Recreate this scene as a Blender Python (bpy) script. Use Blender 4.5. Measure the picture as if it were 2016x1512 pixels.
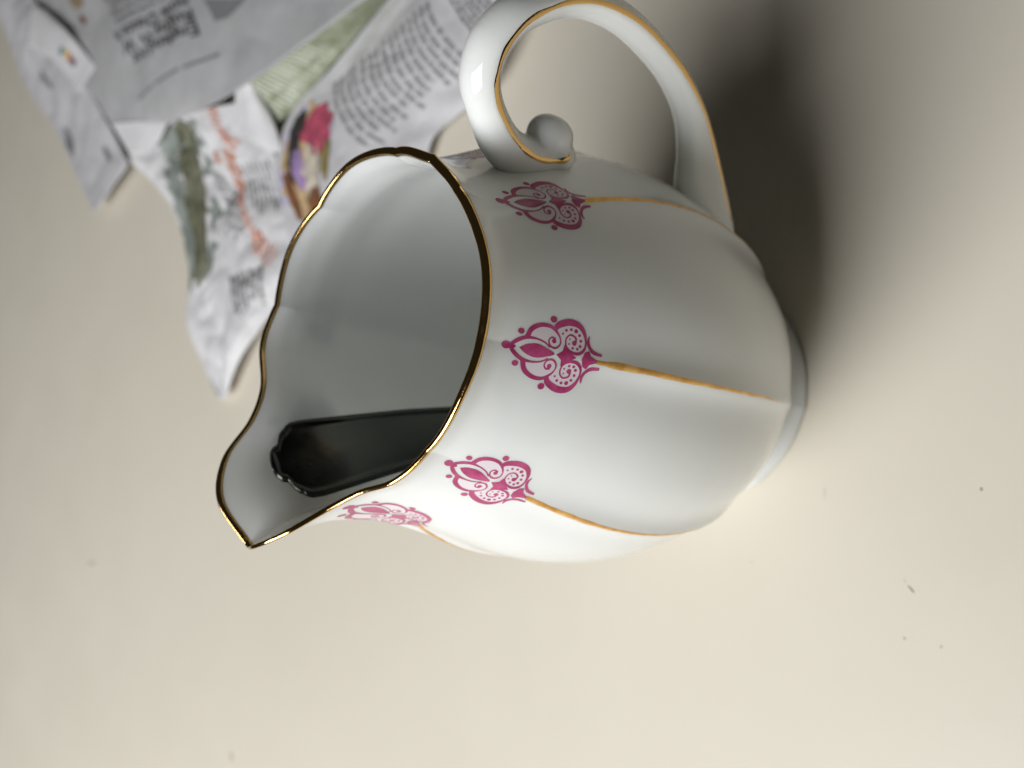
import bpy, bmesh, math, random
import numpy as np
from mathutils import Vector, Matrix

for o in list(bpy.data.objects):
    bpy.data.objects.remove(o, do_unlink=True)
scene = bpy.context.scene
COL = scene.collection
CM = 0.01

# ------------------------------------------------------------------ camera
cam_d = bpy.data.cameras.new('camera')
cam = bpy.data.objects.new('camera', cam_d); COL.objects.link(cam)
cR = Vector((0.97766262, 0.17658958, 0.1139821))
cU = Vector((-0.20761444, 0.72690463, 0.65460362))
cW = Vector((-0.03274206, 0.66364582, -0.74733003))
# the phone was held sideways: the picture's right is the scene's "down"
mx, my, mz = -cU, cR, -cW
cam.matrix_world = Matrix(((mx.x, my.x, mz.x, 0.0), (mx.y, my.y, mz.y, -15.2188*CM), (mx.z, my.z, mz.z, 25.2848*CM), (0, 0, 0, 1)))
cam_d.sensor_width = 36.0
cam_d.lens = 2000.0/2016.0*36.0
cam_d.clip_start = 0.01; cam_d.clip_end = 50.0
cam_d.dof.use_dof = True
cam_d.dof.focus_distance = 0.176
cam_d.dof.aperture_fstop = 16.0
cam_d.dof.aperture_blades = 0
scene.camera = cam

# ------------------------------------------------------------------ light
world = bpy.data.worlds.new('World'); scene.world = world; world.use_nodes = True
bg = world.node_tree.nodes['Background']
bg.inputs['Color'].default_value = (1.0, 0.97, 0.86, 1); bg.inputs['Strength'].default_value = 0.02

def area_light(name, loc, target, sx, sy, power, color):
    l = bpy.data.lights.new(name, 'AREA'); l.shape = 'RECTANGLE'; l.size = sx; l.size_y = sy
    l.energy = power; l.color = color
    o = bpy.data.objects.new(name, l); COL.objects.link(o); o.location = loc
    o.rotation_euler = (Vector(target) - Vector(loc)).to_track_quat('-Z', 'Y').to_euler()
    return o
# the window that lights the table from the jug's spout side
area_light('window_light', (-0.65, -0.05, 0.74), (0, 0, 0.05), 0.64, 0.54, 11.6, (0.985, 0.99, 1.0))

scene.view_settings.view_transform = 'Standard'; scene.view_settings.look = 'None'
scene.view_settings.gamma = 1.0; scene.view_settings.exposure = 0.0
scene.view_settings.use_curve_mapping = False
scene.render.engine = 'CYCLES'
scene.render.resolution_x = 1024; scene.render.resolution_y = 768

# ------------------------------------------------------------------ helpers
def link(o, parent=None):
    COL.objects.link(o)
    if parent is not None: o.parent = parent
    return o

def mesh_obj(name, verts, faces, mats, parent=None, smooth=True, midx=None):
    me = bpy.data.meshes.new(name)
    me.from_pydata([tuple(float(c)*CM for c in v) for v in verts], [], [tuple(int(i) for i in f) for f in faces])
    for m in (mats if isinstance(mats, (list, tuple)) else [mats]): me.materials.append(m)
    if smooth: me.polygons.foreach_set('use_smooth', [True]*len(me.polygons))
    if midx is not None: me.polygons.foreach_set('material_index', list(midx))
    me.validate(); me.update()
    return link(bpy.data.objects.new(name, me), parent)

def thing(name, label, cat, loc=(0, 0, 0), rz=0.0, group=None):
    o = bpy.data.objects.new(name, None); o.empty_display_size = .02
    COL.objects.link(o); o.location = loc; o.rotation_euler = (0, 0, rz)
    o['label'] = label; o['category'] = cat
    if group: o['group'] = group
    return o

def mat(name, color, rough=.5, metal=0.0, **kw):
    m = bpy.data.materials.new(name); m.use_nodes = True
    b = m.node_tree.nodes['Principled BSDF']
    b.inputs['Base Color'].default_value = (*color, 1); b.inputs['Roughness'].default_value = rough
    b.inputs['Metallic'].default_value = metal
    for k, v in kw.items(): b.inputs[k].default_value = v
    return m

def nodes(m): return m.node_tree.nodes, m.node_tree.links, m.node_tree.nodes['Principled BSDF']

def noise_mix(m, c1, c2, scale, detail=4, lo=.35, hi=.65, coord='Object', inp='Base Color', rough=.6):
    n, l, b = nodes(m)
    tc = n.new('ShaderNodeTexCoord'); nt = n.new('ShaderNodeTexNoise'); cr = n.new('ShaderNodeValToRGB')
    nt.inputs['Scale'].default_value = scale; nt.inputs['Detail'].default_value = detail; nt.inputs['Roughness'].default_value = rough
    l.new(tc.outputs[coord], nt.inputs['Vector']); l.new(nt.outputs['Fac'], cr.inputs['Fac'])
    cr.color_ramp.elements[0].position = lo; cr.color_ramp.elements[1].position = hi
    if inp == 'Base Color':
        cr.color_ramp.elements[0].color = (*c1, 1); cr.color_ramp.elements[1].color = (*c2, 1)
    else:
        cr.color_ramp.elements[0].color = (c1,)*3 + (1,); cr.color_ramp.elements[1].color = (c2,)*3 + (1,)
    l.new(cr.outputs['Color'], b.inputs[inp])
    return nt

def bump(m, scale, strength, dist, detail=3, coord='Object'):
    n, l, b = nodes(m)
    tc = n.new('ShaderNodeTexCoord'); nt = n.new('ShaderNodeTexNoise'); bp = n.new('ShaderNodeBump')
    nt.inputs['Scale'].default_value = scale; nt.inputs['Detail'].default_value = detail
    bp.inputs['Strength'].default_value = strength; bp.inputs['Distance'].default_value = dist
    l.new(tc.outputs[coord], nt.inputs['Vector']); l.new(nt.outputs['Fac'], bp.inputs['Height']); l.new(bp.outputs['Normal'], b.inputs['Normal'])

M = {}
M['table'] = mat('cream_laminate', (.755, .70, .59), .42)
noise_mix(M['table'], (.745, .69, .578), (.765, .71, .602), 9, 5)
noise_mix(M['table'], .36, .50, 26, 4, inp='Roughness'); bump(M['table'], 900, .05, .0002)
M['mark'] = mat('table_mark', (.22, .18, .14), .7)
M['smear'] = mat('table_smear', (.60, .55, .46), .6)
M['china'] = mat('white_glazed_china', (.81, .83, .81), .06, **{'Subsurface Weight': .4, 'Subsurface Scale': .004, 'IOR': 1.5})
M['china'].node_tree.nodes['Principled BSDF'].inputs['Subsurface Radius'].default_value = (1, .95, .85)
bump(M['china'], 55, .06, .0006, 2)
M['gold'] = mat('gilding', (.66, .42, .16), .2, 1.0)
noise_mix(M['gold'], .07, .17, 240, 5, inp='Roughness'); bump(M['gold'], 380, .3, .0004)
M['goldline'] = mat('painted_gold_line', (.80, .46, .13), .36, 0.55)
noise_mix(M['goldline'], (.66, .33, .07), (.90, .56, .18), 300, 4); bump(M['goldline'], 800, .2, .0003)
M['pink'] = mat('pink_print', (.50, .062, .20), .16)
noise_mix(M['pink'], (.36, .03, .125), (.56, .10, .24), 330, 5, .3, .74)
M['wash'] = mat('pale_pink_print', (.78, .70, .74), .12)
M['spoon'] = mat('dark_reflecting_silver', (.045, .047, .041), .22, 1.0)  # base colour darkened to stand in for the dark ceiling the metal mirrors
noise_mix(M['spoon'], .14, .30, 70, 5, inp='Roughness'); bump(M['spoon'], 130, .08, .0005)
def paper(name, c, dirt=.06):
    m = mat(name, c, .85)
    noise_mix(m, tuple(x*(1 - dirt) for x in c), tuple(min(1, x*(1 + dirt)) for x in c), 60, 5)
    bump(m, 700, .1, .0003)
    return m
M['newsprint'] = paper('grey_newsprint', (.46, .46, .465))
M['newsprint2'] = paper('pale_newsprint', (.60, .595, .61))
M['newswhite'] = paper('white_newsprint', (.76, .755, .765))
M['ink'] = mat('black_ink', (.07, .07, .075), .8)
M['greyink'] = mat('grey_ink', (.22, .22, .225), .8)
M['midink'] = mat('faint_grey_ink', (.31, .31, .315), .8)
M['greygreen'] = mat('grey_green_print', (.25, .28, .25), .8)
noise_mix(M['greygreen'], (.18, .21, .18), (.36, .39, .36), 90, 5)
M['orange'] = mat('orange_ink', (.72, .27, .15), .8)
noise_mix(M['orange'], (.60, .22, .13), (.80, .33, .19), 180)
M['olive'] = mat('olive_print', (.13, .135, .06), .8)
noise_mix(M['olive'], (.085, .085, .04), (.30, .31, .23), 85, 6, .38, .72)
M['green'] = mat('green_print', (.30, .36, .21), .8)
noise_mix(M['green'], (.22, .25, .15), (.40, .43, .32), 110, 4)
M['greenlight'] = mat('light_green_print', (.58, .64, .47), .8)
noise_mix(M['greenlight'], (.48, .51, .41), (.64, .67, .58), 90, 3)
for k, c in dict(p_dark=(.035, .03, .03), p_red=(.42, .07, .12), p_purple=(.36, .24, .46), p_ochre=(.52, .37, .20), p_brown=(.20, .08, .03), p_moss=(.28, .22, .08), p_lilac=(.55, .52, .66), p_cream=(.62, .55, .45), c_cyan=(.12, .30, .38), c_yel=(.75, .55, .08), c_mag=(.62, .12, .16), c_blk=(.06, .05, .07), p_tan=(.30, .23, .14)).items():
    M[k] = mat(k, c, .8); noise_mix(M[k], tuple(x*.75 for x in c), tuple(min(1, x*1.3) for x in c), 220, 3)
# plain-English material names
for k, nm in dict(p_dark='dark_photo_ink', p_red='red_photo_ink', p_purple='purple_photo_ink', p_ochre='ochre_photo_ink', p_brown='brown_photo_ink', p_moss='moss_photo_ink', p_lilac='lilac_photo_ink', p_cream='cream_photo_ink', c_cyan='cyan_ink', c_yel='yellow_ink', c_mag='magenta_ink', c_blk='key_black_ink', p_tan='tan_photo_ink').items(): M[k].name = nm

# ------------------------------------------------------------------ table
def box_mesh(x0, x1, y0, y1, z0, z1):
    v = [(x, y, z) for x in (x0, x1) for y in (y0, y1) for z in (z0, z1)]
    f = [(0, 1, 3, 2), (4, 6, 7, 5), (0, 4, 5, 1), (2, 3, 7, 6), (0, 2, 6, 4), (1, 5, 7, 3)]
    return v, f
v, f = box_mesh(-90, 70, -60, 90, -3, 0)
table = mesh_obj('table', v, f, M['table'], smooth=False); table['kind'] = 'structure'
bv = table.modifiers.new('bevel', 'BEVEL'); bv.width = .004; bv.segments = 3

def speck(name, x, y, rx, ry, rot, m, seed):
    rnd = random.Random(seed); n = 14; vs = []
    for k in range(n):
        t = 2*math.pi*k/n; q = 1 + rnd.uniform(-.25, .25)
        px, py = rx*q*math.cos(t), ry*q*math.sin(t)
        vs.append((x + px*math.cos(rot) - py*math.sin(rot), y + px*math.sin(rot) + py*math.cos(rot), .012))
    vs.append((x, y, .012 + min(rx, ry)*.35))
    mesh_obj(name, vs, [(k, (k+1) % n, n) for k in range(n)], m, table)
speck('speck', -.91, -7.85, .035, .028, .3, M['mark'], 1)
speck('speck', -4.85, -6.90, .026, .02, .3, M['mark'], 2)
speck('speck', -4.75, -7.76, .024, .018, .3, M['mark'], 3)
speck('speck', -4.26, -2.57, .02, .016, .3, M['mark'], 4)
speck('scratch', -3.66, -6.80, .11, .013, .96, M['mark'], 5)
speck('scratch', -3.52, -6.60, .035, .012, .96, M['smear'], 6)
speck('scratch', -1.95, -4.15, .17, .010, .26, M['smear'], 7)
speck('smudge', -14.86, 32.31, .35, .12, 1.9, M['smear'], 8)
speck('smudge', -18.67, 18.03, .22, .12, 1.0, M['p_cream'], 9)

RIM_A = np.array([0, 9, 18, 28, 38, 52, 67.5, 90, 112.5, 135, 157.5, 180.])
RIM_P = np.array([[5.36, .04, 12.97], [4.81, .79, 13.50], [4.14, 1.32, 13.43], [3.33, 1.64, 12.97], [2.76, 1.96, 12.77], [2.05, 2.62, 12.73],
                  [1.17, 2.96, 12.63], [-.08, 3.15, 12.69], [-1.23, 2.93, 12.66], [-2.38, 2.30, 12.76], [-3.15, 1.13, 12.84], [-3.40, 0., 12.83]])
PZ = np.array([0., .18, .45, .72, .95, 1.3, 1.9, 2.8, 3.8, 5.0, 6.2, 7.3, 8.5, 9.5, 10.34, 11.2, 11.9, 12.3, 12.62])
PR_ = np.array([3.13, 3.14, 3.03, 2.93, 3.0, 3.24, 3.58, 4.02, 4.36, 4.60, 4.72, 4.70, 4.52, 4.25, 3.97, 3.60, 3.31, 3.19, 3.18])
RIBS = np.radians([-158., -112.5, -67.5, -25., 19., 67.3, 111.3, 160.])
Z_TOP = 12.62

def herm(x, xs, ys):
    x = np.asarray(x, float)
    m = np.gradient(ys, xs, axis=0)
    i = np.clip(np.searchsorted(xs, x) - 1, 0, len(xs) - 2)
    h = xs[i + 1] - xs[i]; t = (x - xs[i])/h
    if ys.ndim > 1: h, t = h[..., None], t[..., None]
    return (2*t**3 - 3*t**2 + 1)*ys[i] + (t**3 - 2*t**2 + t)*h*m[i] + (-2*t**3 + 3*t**2)*ys[i+1] + (t**3 - t**2)*h*m[i+1]

def prof(z): return herm(z, PZ, PR_)

def wrap(a): return (a + np.pi) % (2*np.pi) - np.pi

def rim_curve(a):
    a = wrap(np.asarray(a, float)); ad = np.degrees(np.abs(a))
    q = herm(ad, RIM_A, RIM_P)
    cus = np.zeros_like(a)
    for r in RIBS:
        if abs(r) > 1: cus = cus + np.exp(-np.abs(np.degrees(wrap(a - r)))/5.)
    rr = np.hypot(q[..., 0], q[..., 1]); f = 1 - .05*cus/rr
    q = q*np.stack([f, f, np.ones_like(f)], -1); q[..., 2] -= .03*cus
    q[..., 1] *= np.where(a < 0, -1, 1)
    return q

def sstep(e0, e1, x):
    t = np.clip((x - e0)/(e1 - e0), 0, 1); return t*t*(3 - 2*t)

def surf(a, z, ridge=1.0):
    """outer jug surface; a = angle from the spout, z = nominal height, cm"""
    a, z = np.broadcast_arrays(np.asarray(a, float), np.asarray(z, float))
    R0 = prof(z)
    crest = np.zeros_like(R0); dip = np.zeros_like(R0)
    for r in RIBS:
        x = np.abs(wrap(a - r))*np.maximum(R0, 2.9)
        crest = crest + np.exp(-np.sqrt(x*x + .06**2)/.36); dip = dip + np.exp(-(x/.85)**2)
    A = ridge*(.26*sstep(1.0, 4.0, z)*(1 - sstep(8.8, 12.2, z)) + .07*(1 - sstep(1.0, 4.0, z)))
    R0 = R0 + A*(crest - .50*dip)
    P = np.stack([R0*np.cos(a), R0*np.sin(a), z], -1)
    Q = rim_curve(a); Rt = prof(np.array(Z_TOP))
    D = Q - np.stack([Rt*np.cos(a), Rt*np.sin(a), np.full_like(a, Z_TOP)], -1)
    sp = np.exp(-(np.degrees(np.abs(wrap(a)))/30.)**2)
    z0 = 11.2 - 3.0*sp
    w = np.clip((z - z0)/(Z_TOP - z0), 0, 1)**(1.7 + .8*sp)
    return P + D*w[..., None]

# ------------------------------------------------------------------ jug
jug = thing('milk_jug', 'white fluted china milk jug with gilt rim, pink scroll motifs and a looped handle', 'jug', (0, 0, 0), math.atan2(0.33839674, -0.94100353))

NA = 720
AA = np.linspace(-math.pi, math.pi, NA, endpoint=False)
ZZ = np.unique(np.concatenate([np.linspace(0, 1.2, 14), np.linspace(1.2, 10.5, 70), np.linspace(10.5, Z_TOP, 34)]))
NZ = len(ZZ)
OUT = surf(AA[:, None], ZZ[None, :])                       # NA x NZ x 3

def grid_normals(G):
    da = np.roll(G, -1, 0) - np.roll(G, 1, 0)
    dz = np.gradient(G, axis=1)
    n = np.cross(da, dz); return n/np.linalg.norm(n, axis=-1, keepdims=True)
NRM = grid_normals(OUT)
INR = surf(AA[:, None], ZZ[None, :], .0)                   # the inside has no ribs
spw = np.exp(-(np.degrees(np.abs(AA))/14.)**2)[:, None]
lipw = (.085 + .085*(1 - sstep(math.radians(35), math.radians(95), np.abs(wrap(AA - math.radians(148))))))[:, None]   # the lip is thicker on the side by the handle
TH = .21 + (lipw - .21)*sstep(11.4, Z_TOP, ZZ)[None, :]
TH = TH*(1 - .35*spw*sstep(9.5, Z_TOP, ZZ)[None, :])
INN = INR - grid_normals(INR)*TH[..., None]
ki = int(np.searchsorted(ZZ, 1.25))                        # inside floor starts here
V, Fc = [], []
def add_ring(pts):
    s = len(V); V.extend(map(tuple, pts)); return s
rings = []
# foot: underside recess, foot ring, wall, rounded lip, inside, floor
und = OUT[:, 0]*[.80, .80, 1] + [0, 0, .30]; rings.append(add_ring(und))
rings.append(add_ring(OUT[:, 0]*[.86, .86, 1] + [0, 0, .04])); rings.append(add_ring(OUT[:, 0]*[.93, .93, 1] + [0, 0, .0]))
rings.append(add_ring(OUT[:, 0]*[.985, .985, 1] + [0, 0, .0]))
for k in range(1, NZ): rings.append(add_ring(OUT[:, k]))
up = OUT[:, -1] - OUT[:, -2]; up /= np.linalg.norm(up, axis=-1, keepdims=True)
hw = TH[:, -1][:, None]/2; mid = OUT[:, -1] - NRM[:, -1]*hw
for t in (35, 65, 90, 115, 145):
    t = math.radians(t); rings.append(add_ring(mid + NRM[:, -1]*hw*math.cos(t) + up*hw*math.sin(t)*.6))
for k in range(NZ - 1, ki - 1, -1): rings.append(add_ring(INN[:, k]))
for s in (.85, .6, .3):
    q = INN[:, ki]*[s, s, 1]; q[:, 2] = INN[:, ki, 2] - .18*(1 - s)**.6; rings.append(add_ring(q))
for a, b in zip(rings[:-1], rings[1:]):
    for j in range(NA):
        j2 = (j + 1) % NA; Fc.append((a + j, a + j2, b + j2, b + j))
c0 = len(V); V.append((0, 0, .30)); Fc += [(rings[0] + (j+1) % NA, rings[0] + j, c0) for j in range(NA)]
c1 = len(V); V.append((0, 0, .93)); Fc += [(rings[-1] + j, rings[-1] + (j+1) % NA, c1) for j in range(NA)]
mesh_obj('body', V, Fc, M['china'], jug)

# gilt band round the lip: wraps the last 1.3 mm outside, the lip, and a hair inside
V, Fc = [], []; rings = []; OFF = .007
rng = np.random.default_rng(4)
jit = .035 + .010*np.interp(AA, np.linspace(-math.pi, math.pi, 60), rng.normal(size=60))
jit = np.clip(jit, .015, .06)
zt = Z_TOP
low = surf(AA, zt - jit); lown = NRM[:, -2]
rings.append(add_ring(low - lown*.004)); rings.append(add_ring(low + lown*OFF))
rings.append(add_ring(surf(AA, zt - jit*.5) + lown*OFF)); rings.append(add_ring(OUT[:, -1] + NRM[:, -1]*OFF))
hb = hw + OFF
for t in (35, 65, 90, 115, 145, 175):
    t = math.radians(t); rings.append(add_ring(mid + NRM[:, -1]*hb*math.cos(t) + up*hb*math.sin(t)*.66))
rings.append(add_ring(INN[:, -2] + NRM[:, -2]*-OFF*.6)); rings.append(add_ring(INN[:, -2] + NRM[:, -2]*.01 - up*.01))
for a, b in zip(rings[:-1], rings[1:]):
    for j in range(NA):
        j2 = (j + 1) % NA; Fc.append((a + j, a + j2, b + j2, b + j))
mesh_obj('gilt_rim', V, Fc, M['gold'], jug)

# --- printed motifs: strokes and fills in (L down the jug, X sideways), cm, mapped onto the china
def cr(pts, n=10):
    pts = np.array(pts, float); t = np.linspace(0, 1, n*(len(pts) - 1) + 1); idx = np.linspace(0, 1, len(pts))
    m = np.gradient(pts, idx, axis=0)
    i = np.clip(np.searchsorted(idx, t) - 1, 0, len(idx) - 2); h = (idx[i+1] - idx[i])[:, None]; s = ((t - idx[i])/(idx[i+1] - idx[i]))[:, None]
    return (2*s**3-3*s**2+1)*pts[i] + (s**3-2*s**2+s)*h*m[i] + (-2*s**3+3*s**2)*pts[i+1] + (s**3-s**2)*h*m[i+1]

def zoomed(p):   # drawing units -> cm along / across the motif
    dx, dy = p[0] - 210, p[1] - 595
    return ((dx*.982 + dy*.189)/690., (dx*.189 - dy*.982)/640.*.76)

def P2(l): return [zoomed(p) for p in l]
class Flat:
    def __init__(s): s.v, s.f, s.m = [], [], []
    def stroke(s, pts, w, mi=0):
        c = cr(pts, 6); ww = cr(np.c_[w, w], 6)[:, 0]*.8
        d = np.gradient(c, axis=0); d /= np.linalg.norm(d, axis=1, keepdims=True) + 1e-9; nn = np.c_[-d[:, 1], d[:, 0]]
        b = len(s.v)
        for p, n, q in zip(c, nn, ww): s.v += [tuple(p + n*q), tuple(p), tuple(p - n*q)]
        for k in range(len(c) - 1):
            i = b + 3*k; s.f += [(i, i+3, i+4, i+1), (i+1, i+4, i+5, i+2)]; s.m += [mi, mi]
    def fill(s, pts, mi=0, smooth=True):
        c = cr(list(pts) + [pts[0]], 5)[:-1] if smooth else np.array(pts)
        g = c.mean(0); b = len(s.v); n = len(c)
        for sc in (1, .66, .33): s.v += [tuple(g + (p - g)*sc) for p in c]
        s.v.append(tuple(g))
        for r in range(2):
            for k in range(n): s.f.append((b + r*n + k, b + r*n + (k+1) % n, b + (r+1)*n + (k+1) % n, b + (r+1)*n + k)); s.m.append(mi)
        for k in range(n): s.f.append((b + 2*n + k, b + 2*n + (k+1) % n, b + 3*n)); s.m.append(mi)
    def dot(s, c, rx, ry=None, mi=0):
        ry = ry or rx; s.fill([(c[0] + .9*rx*math.cos(t), c[1] + .76*ry*math.sin(t)) for t in np.linspace(0, 2*math.pi, 9)[:-1]], mi)
def build_motif():
    F_ = Flat()
    # pale fills (material 1) first
    lobe1 = P2([(600, 505), (690, 380), (850, 320), (990, 335), (1085, 420), (1125, 540), (1090, 640), (1000, 650), (900, 590), (740, 530)])
    lobe2 = P2([(1060, 390), (1120, 310), (1300, 265), (1450, 320), (1520, 450), (1520, 620), (1460, 720), (1360, 760), (1240, 730), (1170, 640), (1120, 520)])
    halo = P2([(390, 600), (500, 535), (640, 505), (800, 545), (930, 640), (1030, 742), (1010, 760)]) 
    for sgn in (1, -1):
        sg = lambda l: [(a, b*sgn) for a, b in l]
        nf = len(F_.f)
        F_.fill(sg(lobe1), 1); F_.fill(sg(lobe2), 1)
        F_.stroke(sg(P2([(370, 592), (470, 535), (600, 500), (750, 518), (870, 570), (950, 650)])), [.045, .05, .04, .022, .018, .02])
        F_.stroke(sg(P2([(610, 500), (690, 375), (840, 315), (985, 335), (1075, 420), (1120, 520), (1105, 610), (1030, 660), (955, 625), (940, 545), (990, 500), (1045, 530)])),
                  [.07, .062, .05, .042, .03, .018, .022, .024, .022, .02, .02, .03])
        F_.dot(sg(P2([(1020, 555)]))[0], .055)
        F_.stroke(sg(P2([(1050, 385), (1120, 315), (1290, 275), (1440, 320), (1512, 440), (1518, 590), (1470, 700), (1370, 750), (1260, 715), (1200, 630), (1215, 520), (1290, 465), (1365, 510), (1360, 580)])),
                  [.06, .075, .08, .07, .05, .026, .034, .038, .028, .022, .02, .02, .024, .03])
        F_.dot(sg(P2([(1335, 590)]))[0], .06)
        for p, r in [((1170, 445), .026), ((1230, 395), .034), ((1310, 385), .036), ((1385, 410), .05), ((1432, 475), .036), ((1442, 560), .036), ((1420, 640), .038), ((1370, 680), .034), ((1300, 665), .03), ((1250, 600), .022), ((1272, 530), .02)]:
            F_.dot(sg(P2([p]))[0], r)
        F_.dot(sg(P2([(525, 405)]))[0], .085, .068); F_.dot(sg(P2([(1050, 230)]))[0], .085, .08)
        F_.stroke(sg(P2([(1592, 488), (1560, 575), (1572, 660), (1630, 740), (1755, 785)])), [.016, .04, .042, .045, .03])
    zl = zoomed
    # things on the axis
    L0 = zl((490, 638))[0]; L1 = zl((1015, 745))[0]
    F_.fill([(L0, 0), (L0 + .2*(L1-L0), .085), (L0 + .5*(L1-L0), .125), (L0 + .8*(L1-L0), .07), (L1, 0), (L0 + .8*(L1-L0), -.07), (L0 + .5*(L1-L0), -.125), (L0 + .2*(L1-L0), -.085)], 0)
    D0, D1 = zl((1040, 750))[0], zl((1300, 775))[0]; Dm = (D0 + D1)/2
    F_.fill([(D0, 0), (Dm - .06, .08), (Dm - .03, .20), (Dm + .09, .10), (D1 + .07, 0), (Dm + .09, -.10), (Dm - .03, -.20), (Dm - .06, -.08)], 0, False)
    T0, T1 = zl((1430, 800))[0], zl((1670, 875))[0]
    F_.fill([(T0, 0), (T0 + .06, .13), (T0 + .16, .17), (T0 + .2, .08), (T1, .02), (T1, -.02), (T0 + .2, -.08), (T0 + .16, -.17), (T0 + .06, -.13)], 0, False)
    F_.dot((.11, 0), .115, .095); F_.fill([(.17, .06), (.30, .03), (.34, 0), (.30, -.03), (.17, -.06)], 0, False)
    F_.fill([(0, 0), (.05, .05), (.05, -.05)], 0, False)
    return F_
MOT = build_motif(); MOT_L = zoomed((1660, 872))[0]
mv = np.array(MOT.v)
# (tip angle, tip z, end angle, end z) of each transfer; applied by hand, so not all level
DEC = [(-158., 12.1, -158, 10.35), (-112.5, 12.15, -112.5, 10.4), (-67.5, 12.15, -67.5, 10.4), (-27, 12.3, -26, 10.5),
       (27.0, 12.28, 25.0, 10.42), (65.5, 12.13, 67.4, 10.4), (110.9, 12.22, 111.3, 10.46), (160.5, 11.93, 159.2, 10.18)]
def surf_n(a, z):
    e = 1e-3
    p = surf(a, z); da = surf(a + e, z) - surf(a - e, z); dz = surf(a, z + e) - surf(a, z - e)
    n = np.cross(da, dz); return p, n/np.linalg.norm(n, axis=-1, keepdims=True)
order = np.array([.011 if m == 0 else .006 for m in MOT.m])
for kdec, (a0, z0, a1, z1) in enumerate(DEC):
    t = mv[:, 0]/MOT_L
    z = z0 + (z1 - z0)*t; aa = np.radians(a0 + (a1 - a0)*t); r = np.maximum(prof(z), 3.1)
    p, n = surf_n(aa + mv[:, 1]/r, z)
    lift = np.full(len(mv), .0045)
    for fc, mi in zip(MOT.f, MOT.m):
        if mi == 1: lift[list(fc)] = .002
    mesh_obj('printed_motif', p + n*lift[:, None], MOT.f, [M['pink'], M['wash']], jug, midx=MOT.m)
    # painted gold line down the rib under it
    rl = np.random.default_rng(20 + kdec); nl = 90
    zs = np.linspace(z1 - .0, 4.4, nl); rib = RIBS[kdec]
    al = rib + (np.radians(a1) - rib)*np.exp(-(z1 - zs)/.5)
    w = np.interp(zs, [4.4, 5.5, 8, z1 - .3, z1], [.008, .024, .042, .062, .05])*(1 + .09*np.interp(np.arange(nl), np.linspace(0, nl, 34), rl.normal(size=34)))
    off = .004*np.interp(np.arange(nl), np.linspace(0, nl, 22), rl.normal(size=22))
    V, Fc = [], []
    for i, (zz_, a_, w_, o_) in enumerate(zip(zs, al, w, off)):
        R_ = float(prof(zz_))
        for s, hgt in ((-1, .001), (-.5, .006), (0, .007), (.5, .006), (1, .001)):
            q, n = surf_n(np.array(a_ + (s*w_ + o_)/R_), np.array(zz_)); V.append(q + n*hgt)
    for i in range(nl - 1):
        for j in range(4): b = i*5 + j; Fc.append((b, b+1, b+6, b+5))
    mesh_obj('gold_line', V, Fc, M['goldline'], jug)

# --- handle: lens-section strap, local x = -outward
HP = np.array([(4.62, 10.22), (4.40, 10.02), (4.22, 10.20), (4.12, 10.60), (4.13, 11.05), (4.27, 11.58), (4.58, 12.15), (4.90, 12.52), (5.25, 12.70), (5.65, 12.74), (6.17, 12.56), (6.60, 12.16), (6.93, 11.66),
               (7.16, 10.94), (7.24, 10.03), (7.15, 9.04), (6.90, 7.86), (6.48, 6.74), (5.97, 5.82), (5.45, 5.10), (4.95, 4.45), (4.45, 3.80), (4.05, 3.25)])
hw_k = np.array([.18, .30, .38, .44, .47, .48, .48, .48, .48, .48, .48, .48, .47, .46, .45, .44, .43, .42, .43, .50, .58, .62, .60])
ht_k = np.array([.16, .24, .30, .30, .28, .26, .26, .28, .32, .36, .40, .42, .42, .42, .42, .42, .43, .50, .74, 1.0, 1.1, 1.0, .8])
ho_k = np.array([.16, .26, .40, .52, .60, .54, .42, .42, .40, .38, .34, .30, .26, .24, .22, .20, .19, .19, .20, .22, .26, .30, .30])
hc = cr(HP, 9); hwid = cr(np.c_[hw_k, ht_k], 9); hth = hwid[:, 1]; hwid = hwid[:, 0]
tan = np.gradient(hc, axis=0); tan /= np.linalg.norm(tan, axis=1, keepdims=True); nor = np.c_[tan[:, 1], -tan[:, 0]]
NS = 28; V, Fc = [], []
hout = cr(np.c_[ho_k, ho_k], 9)[:, 0]
for c, n, w, h, ho in zip(hc, nor, hwid, hth, hout):
    for k in range(NS):
        t = 2*math.pi*k/NS; x = w*math.cos(t); y = (h if math.sin(t) > 0 else ho)*math.copysign(abs(math.sin(t))**1.25, math.sin(t))
        V.append((-(c[0] + n[0]*y), x, c[1] + n[1]*y))
m_ = len(hc)
for i in range(m_ - 1):
    for k in range(NS): Fc.append((i*NS + k, i*NS + (k+1) % NS, (i+1)*NS + (k+1) % NS, (i+1)*NS + k))
Fc.append(tuple(range(NS - 1, -1, -1))); Fc.append(tuple((m_ - 1)*NS + k for k in range(NS)))
def add_ball(c, r):
    b = len(V); nu, nv = 16, 10
    for i in range(nv + 1):
        ph = math.pi*i/nv
        for k in range(nu):
            t = 2*math.pi*k/nu
            V.append((-(c[0] + r[0]*math.sin(ph)*math.cos(t)), r[1]*math.cos(ph), c[1] + r[2]*math.sin(ph)*math.sin(t)))
    for i in range(nv):
        for k in range(nu): Fc.append((b + i*nu + k, b + i*nu + (k+1) % nu, b + (i+1)*nu + (k+1) % nu, b + (i+1)*nu + k))
add_ball((4.58, 10.33), (.42, .50, .50))       # scroll end
add_ball((4.20, 3.95), (.45, .62, .95))
add_ball((4.30, 9.98), (.36, .48, .46))        # lower root
hd = mesh_obj('handle', V, Fc, M['china'], jug)
rm = hd.modifiers.new('fuse', 'REMESH'); rm.mode = 'VOXEL'; rm.voxel_size = .0005; rm.use_smooth_shade = True
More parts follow.
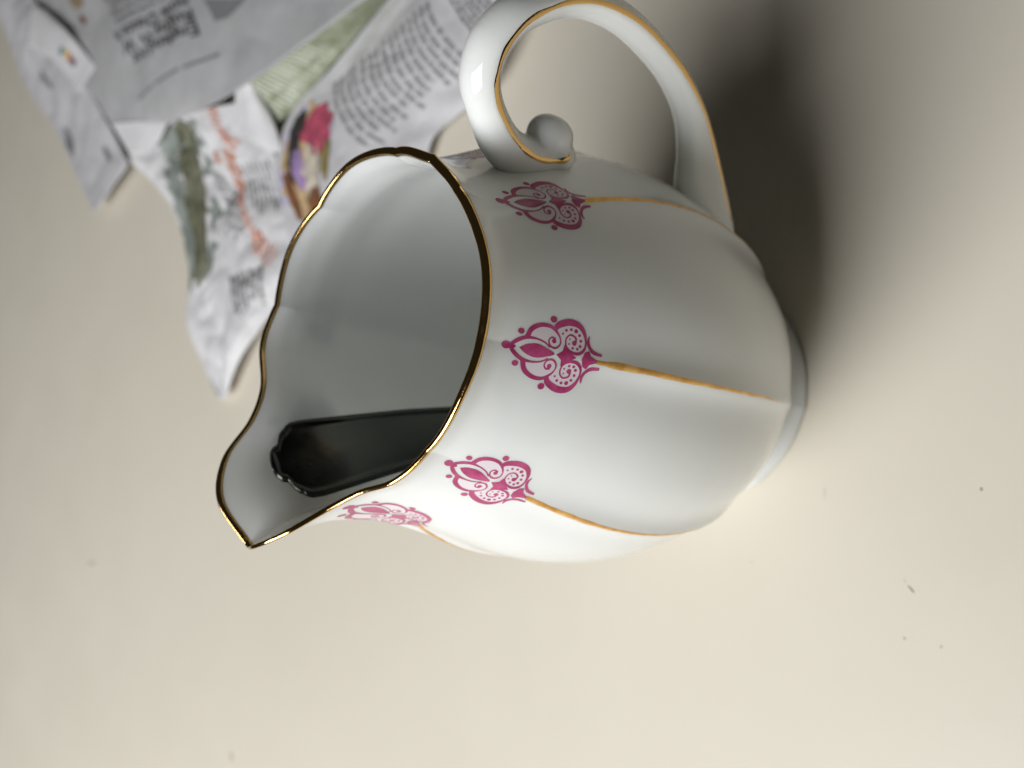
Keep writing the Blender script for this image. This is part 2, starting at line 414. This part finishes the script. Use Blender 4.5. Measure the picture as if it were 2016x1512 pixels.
sm = hd.modifiers.new('soften', 'SMOOTH'); sm.iterations = 22; sm.factor = .5
dg = bpy.context.evaluated_depsgraph_get(); me2 = bpy.data.meshes.new_from_object(hd.evaluated_get(dg))
hd.modifiers.clear(); old = hd.data; hd.data = me2; me2.name = 'handle'; bpy.data.meshes.remove(old)
if not me2.materials: me2.materials.append(M['china'])
me2.polygons.foreach_set('use_smooth', [True]*len(me2.polygons))
# gilt line along both edges of the strap, laid on the fused surface
from mathutils.bvhtree import BVHTree
bm = bmesh.new(); bm.from_mesh(me2); bvh = BVHTree.FromBMesh(bm)
for side in (1, -1):
    V, Fc = [], []; idx = list(range(6, m_ - 12)); rl = np.random.default_rng(77)
    wv = .034*(1 + .15*np.interp(np.arange(len(idx)), np.linspace(0, len(idx), 40), rl.normal(size=40)))
    for q, i in enumerate(idx):
        c, n = hc[i], nor[i]; tap = min(1, .35 + q/10, (len(idx) - 1 - q)/25 + .25)
        for s in (-1, -.5, 0, .5, 1):
            y = s*wv[q]*tap*1.6
            o = Vector((-(c[0] + n[0]*y)*CM, side*1.2*CM, (c[1] + n[1]*y)*CM))
            hit = bvh.ray_cast(o, Vector((0, -side, 0)))
            p, nn = (hit[0], hit[1]) if hit[0] is not None else (Vector((o.x, side*.45*CM, o.z)), Vector((0, side, 0)))
            p = p + nn*CM*(.012 if abs(s) < 1 else .002)
            V.append((p.x/CM, p.y/CM, p.z/CM))
    for i in range(len(idx) - 1):
        for j in range(4): b = i*5 + j; Fc.append((b, b+1, b+6, b+5))
    mesh_obj('handle_gilt_line', V, Fc, M['gold'], jug)
bm.free()

# ------------------------------------------------------------------ spoon
spoon = thing('teaspoon', 'dark-reflecting metal teaspoon with scalloped handle end standing inside the jug', 'spoon', (0, 0, 0), jug.rotation_euler[2])
tip = np.array([3.82, -.70, 12.72]); foot_pt = np.array([-1.15, 1.55, 1.6])
tip = tip; axis = foot_pt - tip; LEN = np.linalg.norm(axis); axis /= LEN
wd = np.array([.454, .89, 0.]); wd -= axis*(wd @ axis); wd /= np.linalg.norm(wd); up_ = np.cross(wd, axis)
camdir = np.array([.5, 1., 1.])
if up_ @ camdir < 0: up_ = -up_
SL = np.array([0, .015, .05, .12, .20, .25, .28, .34, .42, .47, .52, .62, .8, 1.0, 2, 3.2, 4.6, 6, 7.4, 8.6])
SW = np.array([.02, .16, .28, .37, .41, .43, .50, .63, .71, .73, .79, .84, .86, .85, .76, .66, .52, .39, .28, .23])
SW[:-4] *= 1.07
def spoon_part(name, Ls, Wf, zf, thick, nu=33):
    V, Fc = [], []
    us = np.sin(np.linspace(-1, 1, nu)*math.pi/2)
    for top in (1, -1):
        for L in Ls:
            w = Wf(L)
            for u in us:
                x = w*u; d = min(w - abs(x), L*1.2 + .01)
                h = (zf(L, x, w, d) if top > 0 else zf(L, x, w, d) - thick*min(1, d/.05 + .15))
                V.append(tip + axis*L + wd*x + up_*h)
    n = len(Ls)
    for s in (0, n*nu):
        for i in range(n - 1):
            for j in range(nu - 1):
                q = (s + i*nu + j, s + i*nu + j + 1, s + (i+1)*nu + j + 1, s + (i+1)*nu + j); Fc.append(q if s == 0 else q[::-1])
    for i in range(n - 1):
        a, b = i*nu, (i+1)*nu; Fc.append((a, b, n*nu + b, n*nu + a)); a += nu-1; b += nu-1; Fc.append((a, n*nu + a, n*nu + b, b))
    Fc.append(tuple([j for j in range(nu)] + [n*nu + j for j in range(nu - 1, -1, -1)]))
    Fc.append(tuple([(n-1)*nu + j for j in range(nu - 1, -1, -1)] + [n*nu + (n-1)*nu + j for j in range(nu)]))
    return mesh_obj(name, V, Fc, M['spoon'], spoon)
bend = lambda L: .10*math.sin(min(L, 8.)/8*math.pi)
spoon_part('handle', np.unique(np.r_[np.linspace(0, .7, 40), np.linspace(.7, 8.6, 50)]), lambda L: float(np.interp(L, SL, SW)),
           lambda L, x, w, d: bend(L) + .05*math.exp(-((d - .09)/.05)**2)*(1 if L < 7 else 0) + .05*(1 - (x/(w + 1e-6))**2), .11)
BL = LEN + .05
bw = lambda L: float(np.interp(L, [8.6, 8.9, 9.4, 10., 10.6, 11.2, 11.7, BL - .12, BL], [.23, .26, .62, .98, 1.12, 1.08, .86, .36, .05]))
spoon_part('bowl', np.linspace(8.6, BL, 34), bw,
           lambda L, x, w, d: bend(8) + .02 - .38*max(0, 1 - (x/(w + 1e-6))**2)*math.sin(max(0., min(1., (L - 8.8)/(BL - 8.8)))*math.pi), .08)

def _resample(pts, t):
    pts = np.array(pts, float)
    L = np.r_[0, np.cumsum(np.linalg.norm(np.diff(pts, axis=0), axis=1))]; L /= L[-1]
    m = np.gradient(pts, L, axis=0) if len(pts) > 2 else np.repeat((pts[1:] - pts[:1]), 2, 0)
    i = np.clip(np.searchsorted(L, t) - 1, 0, len(L) - 2)
    h = (L[i + 1] - L[i])[:, None]; s = ((t - L[i]) / (L[i + 1] - L[i]))[:, None]
    return ((2*s**3 - 3*s**2 + 1)*pts[i] + (s**3 - 2*s**2 + s)*h*m[i] + (-2*s**3 + 3*s**2)*pts[i+1] + (s**3 - s**2)*h*m[i+1])

def _vnoise(x, y, seed):
    def hsh(i, j):
        v = np.sin(i*127.1 + j*311.7 + seed*74.7)*43758.5453
        return v - np.floor(v)
    i, j = np.floor(x), np.floor(y); f, g = x - i, y - j
    f = f*f*(3 - 2*f); g = g*g*(3 - 2*g)
    return (hsh(i, j)*(1-f)*(1-g) + hsh(i+1, j)*f*(1-g) + hsh(i, j+1)*(1-f)*g + hsh(i+1, j+1)*f*g)*2 - 1

def _crumple(x, y, seed):
    # creased facets: folded absolute noise in several rotated octaves
    h = 0
    for k, (s, a, r) in enumerate([(.16, 1., .5), (.33, .6, 1.7), (.7, .28, 2.6), (1.5, .1, .9)]):
        c, n = np.cos(r), np.sin(r)
        h = h + a*(np.abs(_vnoise((x*c - y*n)*s, (x*n + y*c)*s, seed + k*3.1))*2 - .8)
    return h

CRUMPLE = {'A': .10, 'B': .22, 'K': .05, 'Cc': .1, 'H': .15, 'E': .15, 'G': .2, 'D': .42}

def sheet_eval(sh, u, v, amp, lift=0.0):
    b, t = _resample(sh['bottom'], u), _resample(sh['top'], u)
    l, r = _resample(sh['left'], v), _resample(sh['right'], v)
    c00, c10, c01, c11 = (np.array(sh['bottom'][0]), np.array(sh['bottom'][-1]), np.array(sh['top'][0]), np.array(sh['top'][-1]))
    U_, V_ = u[:, None], v[:, None]
    P = (1-V_)*b + V_*t + (1-U_)*l + U_*r - ((1-U_)*(1-V_)*c00 + U_*(1-V_)*c10 + (1-U_)*V_*c01 + U_*V_*c11)
    e = np.minimum(1, 6*np.minimum(np.minimum(u, 1-u), np.minimum(v, 1-v)) + .35)
    P[:, 2] += amp*_crumple(P[:, 0], P[:, 1], amp*10)*e
    P[:, 2] = np.maximum(P[:, 2], .06) + lift
    return P

SHEETS = {
    'A': {'left': [(6.92, 37.27, 1.1), (8.67, 39.94, 1.3), (11.39, 43.61, 1.45), (15.73, 51.05, 1.5)], 'right': [(7.04, 31.02, 1.3), (7.69, 26.73, 1.9), (8.59, 22.99, 2.3), (10.01, 19.27, 2.5), (12.11, 14.74, 2.5)], 'bottom': [(6.92, 37.27, 1.1), (6.96, 33.48, 1.25), (7.04, 31.02, 1.3)], 'top': [(15.73, 51.05, 1.5), (13.23, 26.91, 2.4), (12.11, 14.74, 2.5)]},
    'B': {'left': [(2.45, 37.53, 0.9), (4.44, 41.61, 0.4), (6.7, 45.33, 0.3), (9.87, 51.15, 0.5), (12.76, 54.36, 0.8), (16.39, 60.03, 1.0)], 'right': [(5.13, 34.6, 1.1), (6.63, 36.55, 1.2), (9.34, 40.62, 1.4), (13.66, 47.9, 1.5), (15.8, 51.83, 1.5)], 'bottom': [(2.45, 37.53, 0.9), (3.85, 36.02, 1.0), (5.13, 34.6, 1.1)], 'top': [(16.39, 60.03, 1.0), (15.86, 54.75, 1.6), (15.8, 51.83, 1.5)]},
    'K': {'left': [(8.74, 40.52, 1.55), (10.48, 44.04, 1.8), (11.57, 48.31, 1.7)], 'right': [(10.05, 39.18, 1.6), (11.72, 42.1, 1.9), (13.5, 46.42, 1.8)], 'bottom': [(8.74, 40.52, 1.55), (10.05, 39.18, 1.6)], 'top': [(11.57, 48.31, 1.7), (13.68, 48.22, 1.9), (13.5, 46.42, 1.8)]},
    'Cc': {'left': [(5.64, 34.87, 0.85), (6.28, 35.81, 1.0), (7.13, 36.99, 1.2)], 'right': [(5.84, 32.78, 0.95), (6.5, 31.48, 1.2), (7.23, 30.72, 1.4)], 'bottom': [(5.64, 34.87, 0.85), (5.84, 32.78, 0.95)], 'top': [(7.13, 36.99, 1.2), (7.22, 33.55, 1.4), (7.23, 30.72, 1.4)]},
    'H': {'left': [(6.85, 25.15, 0.95), (7.69, 25.24, 1.3), (8.41, 24.95, 1.7)], 'right': [(6.0, 21.74, 0.85), (6.87, 22.2, 1.0), (8.32, 23.11, 1.5)], 'bottom': [(6.85, 25.15, 0.95), (6.26, 23.13, 1.1), (6.0, 21.74, 0.85)], 'top': [(8.41, 24.95, 1.7), (8.7, 23.26, 2.2), (8.32, 23.11, 1.5)]},
    'E': {'left': [(8.07, 25.9, 1.2), (8.69, 23.1, 2.2), (10.07, 19.29, 2.45), (12.22, 14.69, 2.45)], 'right': [(6.89, 23.34, 0.9), (7.96, 21.79, 0.8), (9.68, 19.61, 0.9), (12.93, 15.83, 1.0)], 'bottom': [(8.07, 25.9, 1.2), (7.42, 24.4, 1.1), (6.89, 23.34, 0.9)], 'top': [(12.22, 14.69, 2.45), (12.53, 15.09, 1.8), (12.93, 15.83, 1.0)]},
    'G': {'left': [(1.61, 19.67, 0.5), (3.38, 20.9, 0.7), (5.46, 22.03, 0.8), (7.81, 21.92, 0.8), (9.66, 19.73, 0.85), (12.98, 16.19, 0.95)], 'right': [(5.91, 13.29, 0.3), (6.88, 13.04, 0.5), (7.82, 11.9, 0.5), (8.54, 10.48, 0.8), (9.79, 9.81, 1.2), (12.26, 9.84, 1.3)], 'bottom': [(1.61, 19.67, 0.5), (3.54, 16.47, 0.5), (5.91, 13.29, 0.3)], 'top': [(12.98, 16.19, 0.95), (12.36, 12.28, 1.6), (12.26, 9.84, 1.3)]},
    'D': {'left': [(-4.77, 23.54, 0.5), (-3.44, 25.66, 0.3), (-1.98, 27.33, 0.25), (0.56, 28.21, 0.3), (3.7, 31.43, 0.3), (4.77, 33.69, 0.4), (5.5, 35.85, 0.6)], 'right': [(-4.62, 22.78, 0.5), (-2.94, 22.03, 0.6), (-1.12, 20.88, 0.6), (0.73, 19.77, 0.6), (3.04, 19.71, 0.7), (5.46, 21.92, 0.8), (8.25, 24.79, 1.3)], 'bottom': [(-4.77, 23.54, 0.5), (-4.62, 22.78, 0.5)], 'top': [(5.5, 35.85, 0.6), (7.07, 31.54, 1.1), (7.79, 27.26, 1.6), (8.25, 24.79, 1.3)]},
}

# ------------------------------------------------------------------ newspapers
def build_sheet(name, key, m, parent, nu=60, nv=90):
    g, hh = np.meshgrid(np.linspace(0, 1, nu), np.linspace(0, 1, nv), indexing='ij')
    P = sheet_eval(SHEETS[key], g.ravel(), hh.ravel(), CRUMPLE[key])
    Fc = [(i*nv + j, (i+1)*nv + j, (i+1)*nv + j + 1, i*nv + j + 1) for i in range(nu - 1) for j in range(nv - 1)]
    o = mesh_obj(name, P, Fc, m, parent)
    s = o.modifiers.new('paper', 'SOLIDIFY'); s.thickness = .00012; s.offset = -1
    return o

class Print:
    """flat ink on a sheet: polygons in the sheet's (u, v), draped just above it"""
    def __init__(s, key, lift=.012): s.key, s.lift, s.uv, s.f, s.m = key, lift, [], [], []
    def quad(s, c, mi=0, n=3, k=2):
        c = np.array(c, float); b = len(s.uv)      # c: p00,p10,p11,p01
        for i in range(n + 1):
            for j in range(k + 1):
                a, e = i/n, j/k
                s.uv.append(tuple((1-a)*(1-e)*c[0] + a*(1-e)*c[1] + a*e*c[2] + (1-a)*e*c[3]))
        for i in range(n):
            for j in range(k): q = b + i*(k+1) + j; s.f.append((q, q + k + 1, q + k + 2, q + 1)); s.m.append(mi)
    def blob(s, c, ru, rv, mi=0, n=14, seed=0, rot=0.):
        r = random.Random(seed); b = len(s.uv)
        for sc in (1, .5):
            r.seed(seed)
            for k in range(n):
                t = 2*math.pi*k/n; q = sc*(1 + r.uniform(-.22, .22)); x, y = ru*q*math.cos(t), rv*q*math.sin(t)
                s.uv.append((c[0] + x*math.cos(rot) - y*math.sin(rot), c[1] + x*math.sin(rot) + y*math.cos(rot)))
        s.uv.append(tuple(c))
        for k in range(n): s.f += [(b + k, b + (k+1) % n, b + n + (k+1) % n, b + n + k), (b + n + k, b + n + (k+1) % n, b + 2*n)]; s.m += [mi, mi]
    def build(s, name, mats, parent):
        uv = np.clip(np.array(s.uv), 0, 1)
        P = sheet_eval(SHEETS[s.key], uv[:, 0], uv[:, 1], CRUMPLE[s.key], s.lift)
        return mesh_obj(name, P, s.f, mats, parent, midx=s.m)

def bil(c, a, e):                                   # c: p00 (line start), p10 (line end), p01 (last line start), p11
    c = [np.array(q, float) for q in c]
    return (1-a)*(1-e)*c[0] + a*(1-e)*c[1] + (1-e*1.)*0 + (1-a)*e*c[2] + a*e*c[3]

def text_block(key, c, lines, height, seed, words=(.05, .16), gap=.018, ragged=.12, lift=.022):
    r = random.Random(seed); pr = Print(key, lift)
    for i in range(lines):
        e0 = (i + .5 - height/2)/lines; e1 = (i + .5 + height/2)/lines
        x = r.uniform(0, .02); end = 1 - r.uniform(0, ragged)
        while x < end:
            w = min(r.uniform(*words), end - x)
            jt = r.uniform(-.1, .1)/lines
            pr.quad([bil(c, x, e0 + jt), bil(c, x + w, e0 + jt), bil(c, x + w, e1 + jt), bil(c, x, e1 + jt)]); x += w + gap*r.uniform(.7, 1.5)
    return pr

def lettering(key, text, c, name, m, parent, lift=.014, bold=.012):
    """real letters, flattened into a block with corners c and draped on the sheet"""
    cu = bpy.data.curves.new('lettering', 'FONT'); cu.body = text; cu.offset = bold; cu.space_line = .78; cu.resolution_u = 3
    t = bpy.data.objects.new('lettering', cu); COL.objects.link(t)
    me = bpy.data.meshes.new_from_object(t.evaluated_get(bpy.context.evaluated_depsgraph_get()))
    bpy.data.objects.remove(t, do_unlink=True); bpy.data.curves.remove(cu)
    b = bmesh.new(); b.from_mesh(me); bmesh.ops.triangulate(b, faces=b.faces); bmesh.ops.subdivide_edges(b, edges=b.edges, cuts=1, use_grid_fill=True)
    co = np.array([v.co[:2] for v in b.verts]); fs = [[v.index for v in f.verts] for f in b.faces] if b.verts.index_update() is None else []
    lo, hi = co.min(0), co.max(0); q = (co - lo)/(hi - lo)
    uv = np.array([bil(c, a, 1 - e) for a, e in q])
    P = sheet_eval(SHEETS[key], np.clip(uv[:, 0], 0, 1), np.clip(uv[:, 1], 0, 1), CRUMPLE[key], lift)
    b.free(); bpy.data.meshes.remove(me)
    return mesh_obj(name, P, fs, m, parent, smooth=False)

# -- the sports page, folded, lying furthest back
sport = thing('newspaper', 'crumpled grey newspaper page with an upside-down black headline and a folded margin', 'newspaper')
sa = build_sheet('page_sheet', 'A', M['newsprint'], sport)
sb = build_sheet('turned_edge', 'B', M['newsprint2'], sport)
sk = build_sheet('margin_flap', 'K', M['newswhite'], sport, 24, 40)
lettering('A', 'England bet\nRugby W W\nnow Deuce h', [(.71, .69), (.42, .40), (.60, .91), (.36, .635)], 'headline', M['ink'], sa, bold=.026)
text_block('A', [(.58, .93), (.365, .67), (.52, 1.0), (.28, .86)], 4, .62, 3).build('body_text', [M['greyink']], sa)
text_block('A', [(.80, .617), (.483, .192), (.815, .60), (.497, .175)], 1, .9, 5, (.12, .3), .03).build('byline', [M['greyink']], sa)
pr = Print('A'); pr.quad([(.655, .89), (.76, .91), (.745, .80), (.72, .775)], 0, 8, 8); pr.build('printed_panel', [M['greyink']], sa)
pr = Print('A'); pr.blob((.19, .84), .035, .07, 0, seed=2); pr.blob((.19, .70), .018, .035, 1, seed=3); pr.build('printed_picture', [M['p_tan'], M['p_brown']], sa)
for c, ru, rv, sd_ in [((.42, .52), .05, .045, 8), ((.15, .28), .10, .05, 9), ((.72, .10), .05, .03, 10)]:
    pr = Print('B'); pr.blob(c, ru, rv, 0, seed=sd_, rot=.3); pr.build('printed_mark', [M['greyink']], sb)
pr = Print('K', .015)
for i, (c, s) in enumerate([((.35, .37), 4), ((.40, .30), 5), ((.41, .25), 6), ((.41, .205), 7)]): pr.blob(c, .10, .035, i, seed=s)
pr.build('colour_dots', [M['c_cyan'], M['c_yel'], M['c_mag'], M['c_blk']], sk)

# -- the gardening page, crumpled, nearer the jug
gard = thing('newspaper', 'crumpled newspaper gardening page with orange heading, flower picture and green strip behind the jug', 'newspaper')
sg = build_sheet('text_sheet', 'G', M['newsprint2'], gard, 70, 100)
sd = build_sheet('crumpled_sheet', 'D', M['newswhite'], gard, 90, 140)
se = build_sheet('folded_strip', 'E', M['green'], gard, 30, 90)
sh_ = build_sheet('white_fold', 'H', M['newswhite'], gard, 30, 30)
sc = build_sheet('white_corner', 'Cc', M['newswhite'], gard, 30, 30)
text_block('G', [(.10, .60), (.66, .215), (.45, .93), (.90, .65)], 15, .52, 11, (.06, .20), .022, .2).build('body_text', [M['midink']], sg)
text_block('G', [(.55, .95), (.95, .70), (.75, 1.0), (.98, .85)], 6, .55, 12).build('body_text', [M['greyink']], sg)
ph = Print('G', .02)
ph.quad([(.083, .525), (.30, .44), (.24, .05), (.03, .20)], 0, 16, 16)
ph.quad([(.05, .50), (.11, .50), (.08, .18), (.0, .18)], 7, 6, 3)
ph.build('flower_picture', [M['p_ochre']] + [M[k] for k in ('p_dark', 'p_red', 'p_purple', 'p_brown', 'p_moss', 'p_cream', 'p_lilac')], sg)
ph = Print('G', .04)
for c, ru, rv, mi, sd_, rot in [((.115, .36), .04, .13, 1, 1, .2), ((.21, .425), .075, .075, 2, 2, 0), ((.27, .375), .06, .05, 2, 3, .3), ((.165, .28), .035, .09, 3, 4, .3), ((.235, .25), .05, .11, 6, 5, .2),
                                ((.33, .29), .03, .09, 5, 6, .3), ((.25, .15), .06, .06, 4, 7, .1), ((.10, .20), .03, .10, 4, 8, .3), ((.30, .41), .02, .02, 7, 9, 0), ((.085, .31), .012, .015, 5, 10, 0)]:
    ph.blob(c, ru, rv, mi, 16, sd_, rot)
ph.build('flower_heads', [M['p_ochre']] + [M[k] for k in ('p_dark', 'p_red', 'p_purple', 'p_brown', 'p_moss', 'p_cream', 'p_lilac')], sg)
st = Print('E', .014); r = random.Random(5)
for i in range(34):
    v0 = .03 + i*.0285
    st.quad([(.08, v0 + .01), (r.uniform(.45, .62), v0 - .012), (r.uniform(.45, .62), v0 + .001), (.08, v0 + .023)], 0, 4, 1)
    st.quad([(.64, v0 - .012), (r.uniform(.8, .95), v0 - .02), (r.uniform(.8, .95), v0 - .008), (.64, v0)], 0, 3, 1)
st.build('printed_stripes', [M['greenlight']], se)
OR = [(.808, .995), (.783, .95), (.758, .892), (.80, .875), (.692, .80), (.667, .758), (.633, .708), (.608, .633), (.617, .583), (.658, .542), (.70, .50), (.808, .467), (.875, .45)]
op = cr(OR, 12); po = Print('D', .035); r = random.Random(3); i = 0
while i < len(op) - 5:                              # letter by letter: stems, bowls and cross strokes
    p0, p1 = op[i], op[i + 2]; dv = p1 - p0; nn = np.array([-dv[1]*1.3, dv[0]*.8]); nn /= np.linalg.norm(nn) + 1e-9
    hgt = r.uniform(.024, .034); k = r.random()
    for q in ((0., .34), (.62, .95)) if k < .7 else ((.25, .62),):
        a_, b_ = p0 + dv*q[0], p0 + dv*q[1]; t_ = r.uniform(.7, 1.25); po.quad([a_ - nn*hgt, b_ - nn*hgt, b_ + nn*hgt*t_, a_ + nn*hgt*t_], 0, 2, 2)
    if k < .8: po.quad([p0 + nn*hgt*.2, p0 + dv*.9 + nn*hgt*.2, p0 + dv*.9 + nn*hgt*.8, p0 + nn*hgt*.8], 0, 2, 2)
    i += r.choice((2, 2, 3, 2, 4))
po.quad([(.59, .835), (.585, .78), (.62, .78), (.625, .835)], 0)
po.build('orange_heading', [M['orange']], sd)
ol = Print('D', .03)
OLV = [((.46, .992), (.585, .967)), ((.30, .842), (.405, .79)), ((.12, .617), (.225, .565)), ((.06, .408), (.155, .408))]
for (a, b), (c, d_) in zip(OLV[:-1], OLV[1:]): ol.quad([a, b, d_, c], 0, 16, 16)
r = random.Random(9)
for i in range(26):                                  # ragged edges of the olive picture and the grey-green one beside it
    t = i/25*2.98; k = int(t); q = t - k; a, b = [np.array(OLV[k][e])*(1 - q) + np.array(OLV[k + 1][e])*q for e in (0, 1)]
    e = r.random(); ol.blob(a*(1 - e) + b*e, r.uniform(.02, .05), r.uniform(.02, .05), 0, 12, i)
ol.build('olive_picture', [M['olive']], sd)
gg = Print('D', .022)
for i in range(34):
    t = i/33*2.98; k = int(t); q = t - k; a, b = [np.array(OLV[k][e])*(1 - q) + np.array(OLV[k + 1][e])*q for e in (0, 1)]
    gg.blob(a + (a - b)*r.uniform(.1, .75), r.uniform(.02, .05), r.uniform(.02, .06), 0, 12, i + 40)
    gg.blob(b + (b - a)*r.uniform(.0, .8), r.uniform(.015, .045), r.uniform(.01, .03), 0, 12, i + 90) if r.random() < .5 else None
gg.build('grey_green_picture', [M['greygreen']], sd)
text_block('D', [(.47, .40), (.80, .25), (.80, .44), (.93, .32)], 7, .6, 21, (.2, .5), .05, .3).build('body_text', [M['midink']], sd)
text_block('D', [(.46, .78), (.40, .50), (.56, .73), (.62, .49)], 7, .5, 22, (.05, .2), .03, .2).build('body_text', [M['midink']], sd)
text_block('D', [(.70, .78), (.66, .58), (.95, .78), (.85, .56)], 7, .4, 23, (.05, .2), .03, .3).build('body_text', [M['midink']], sd)
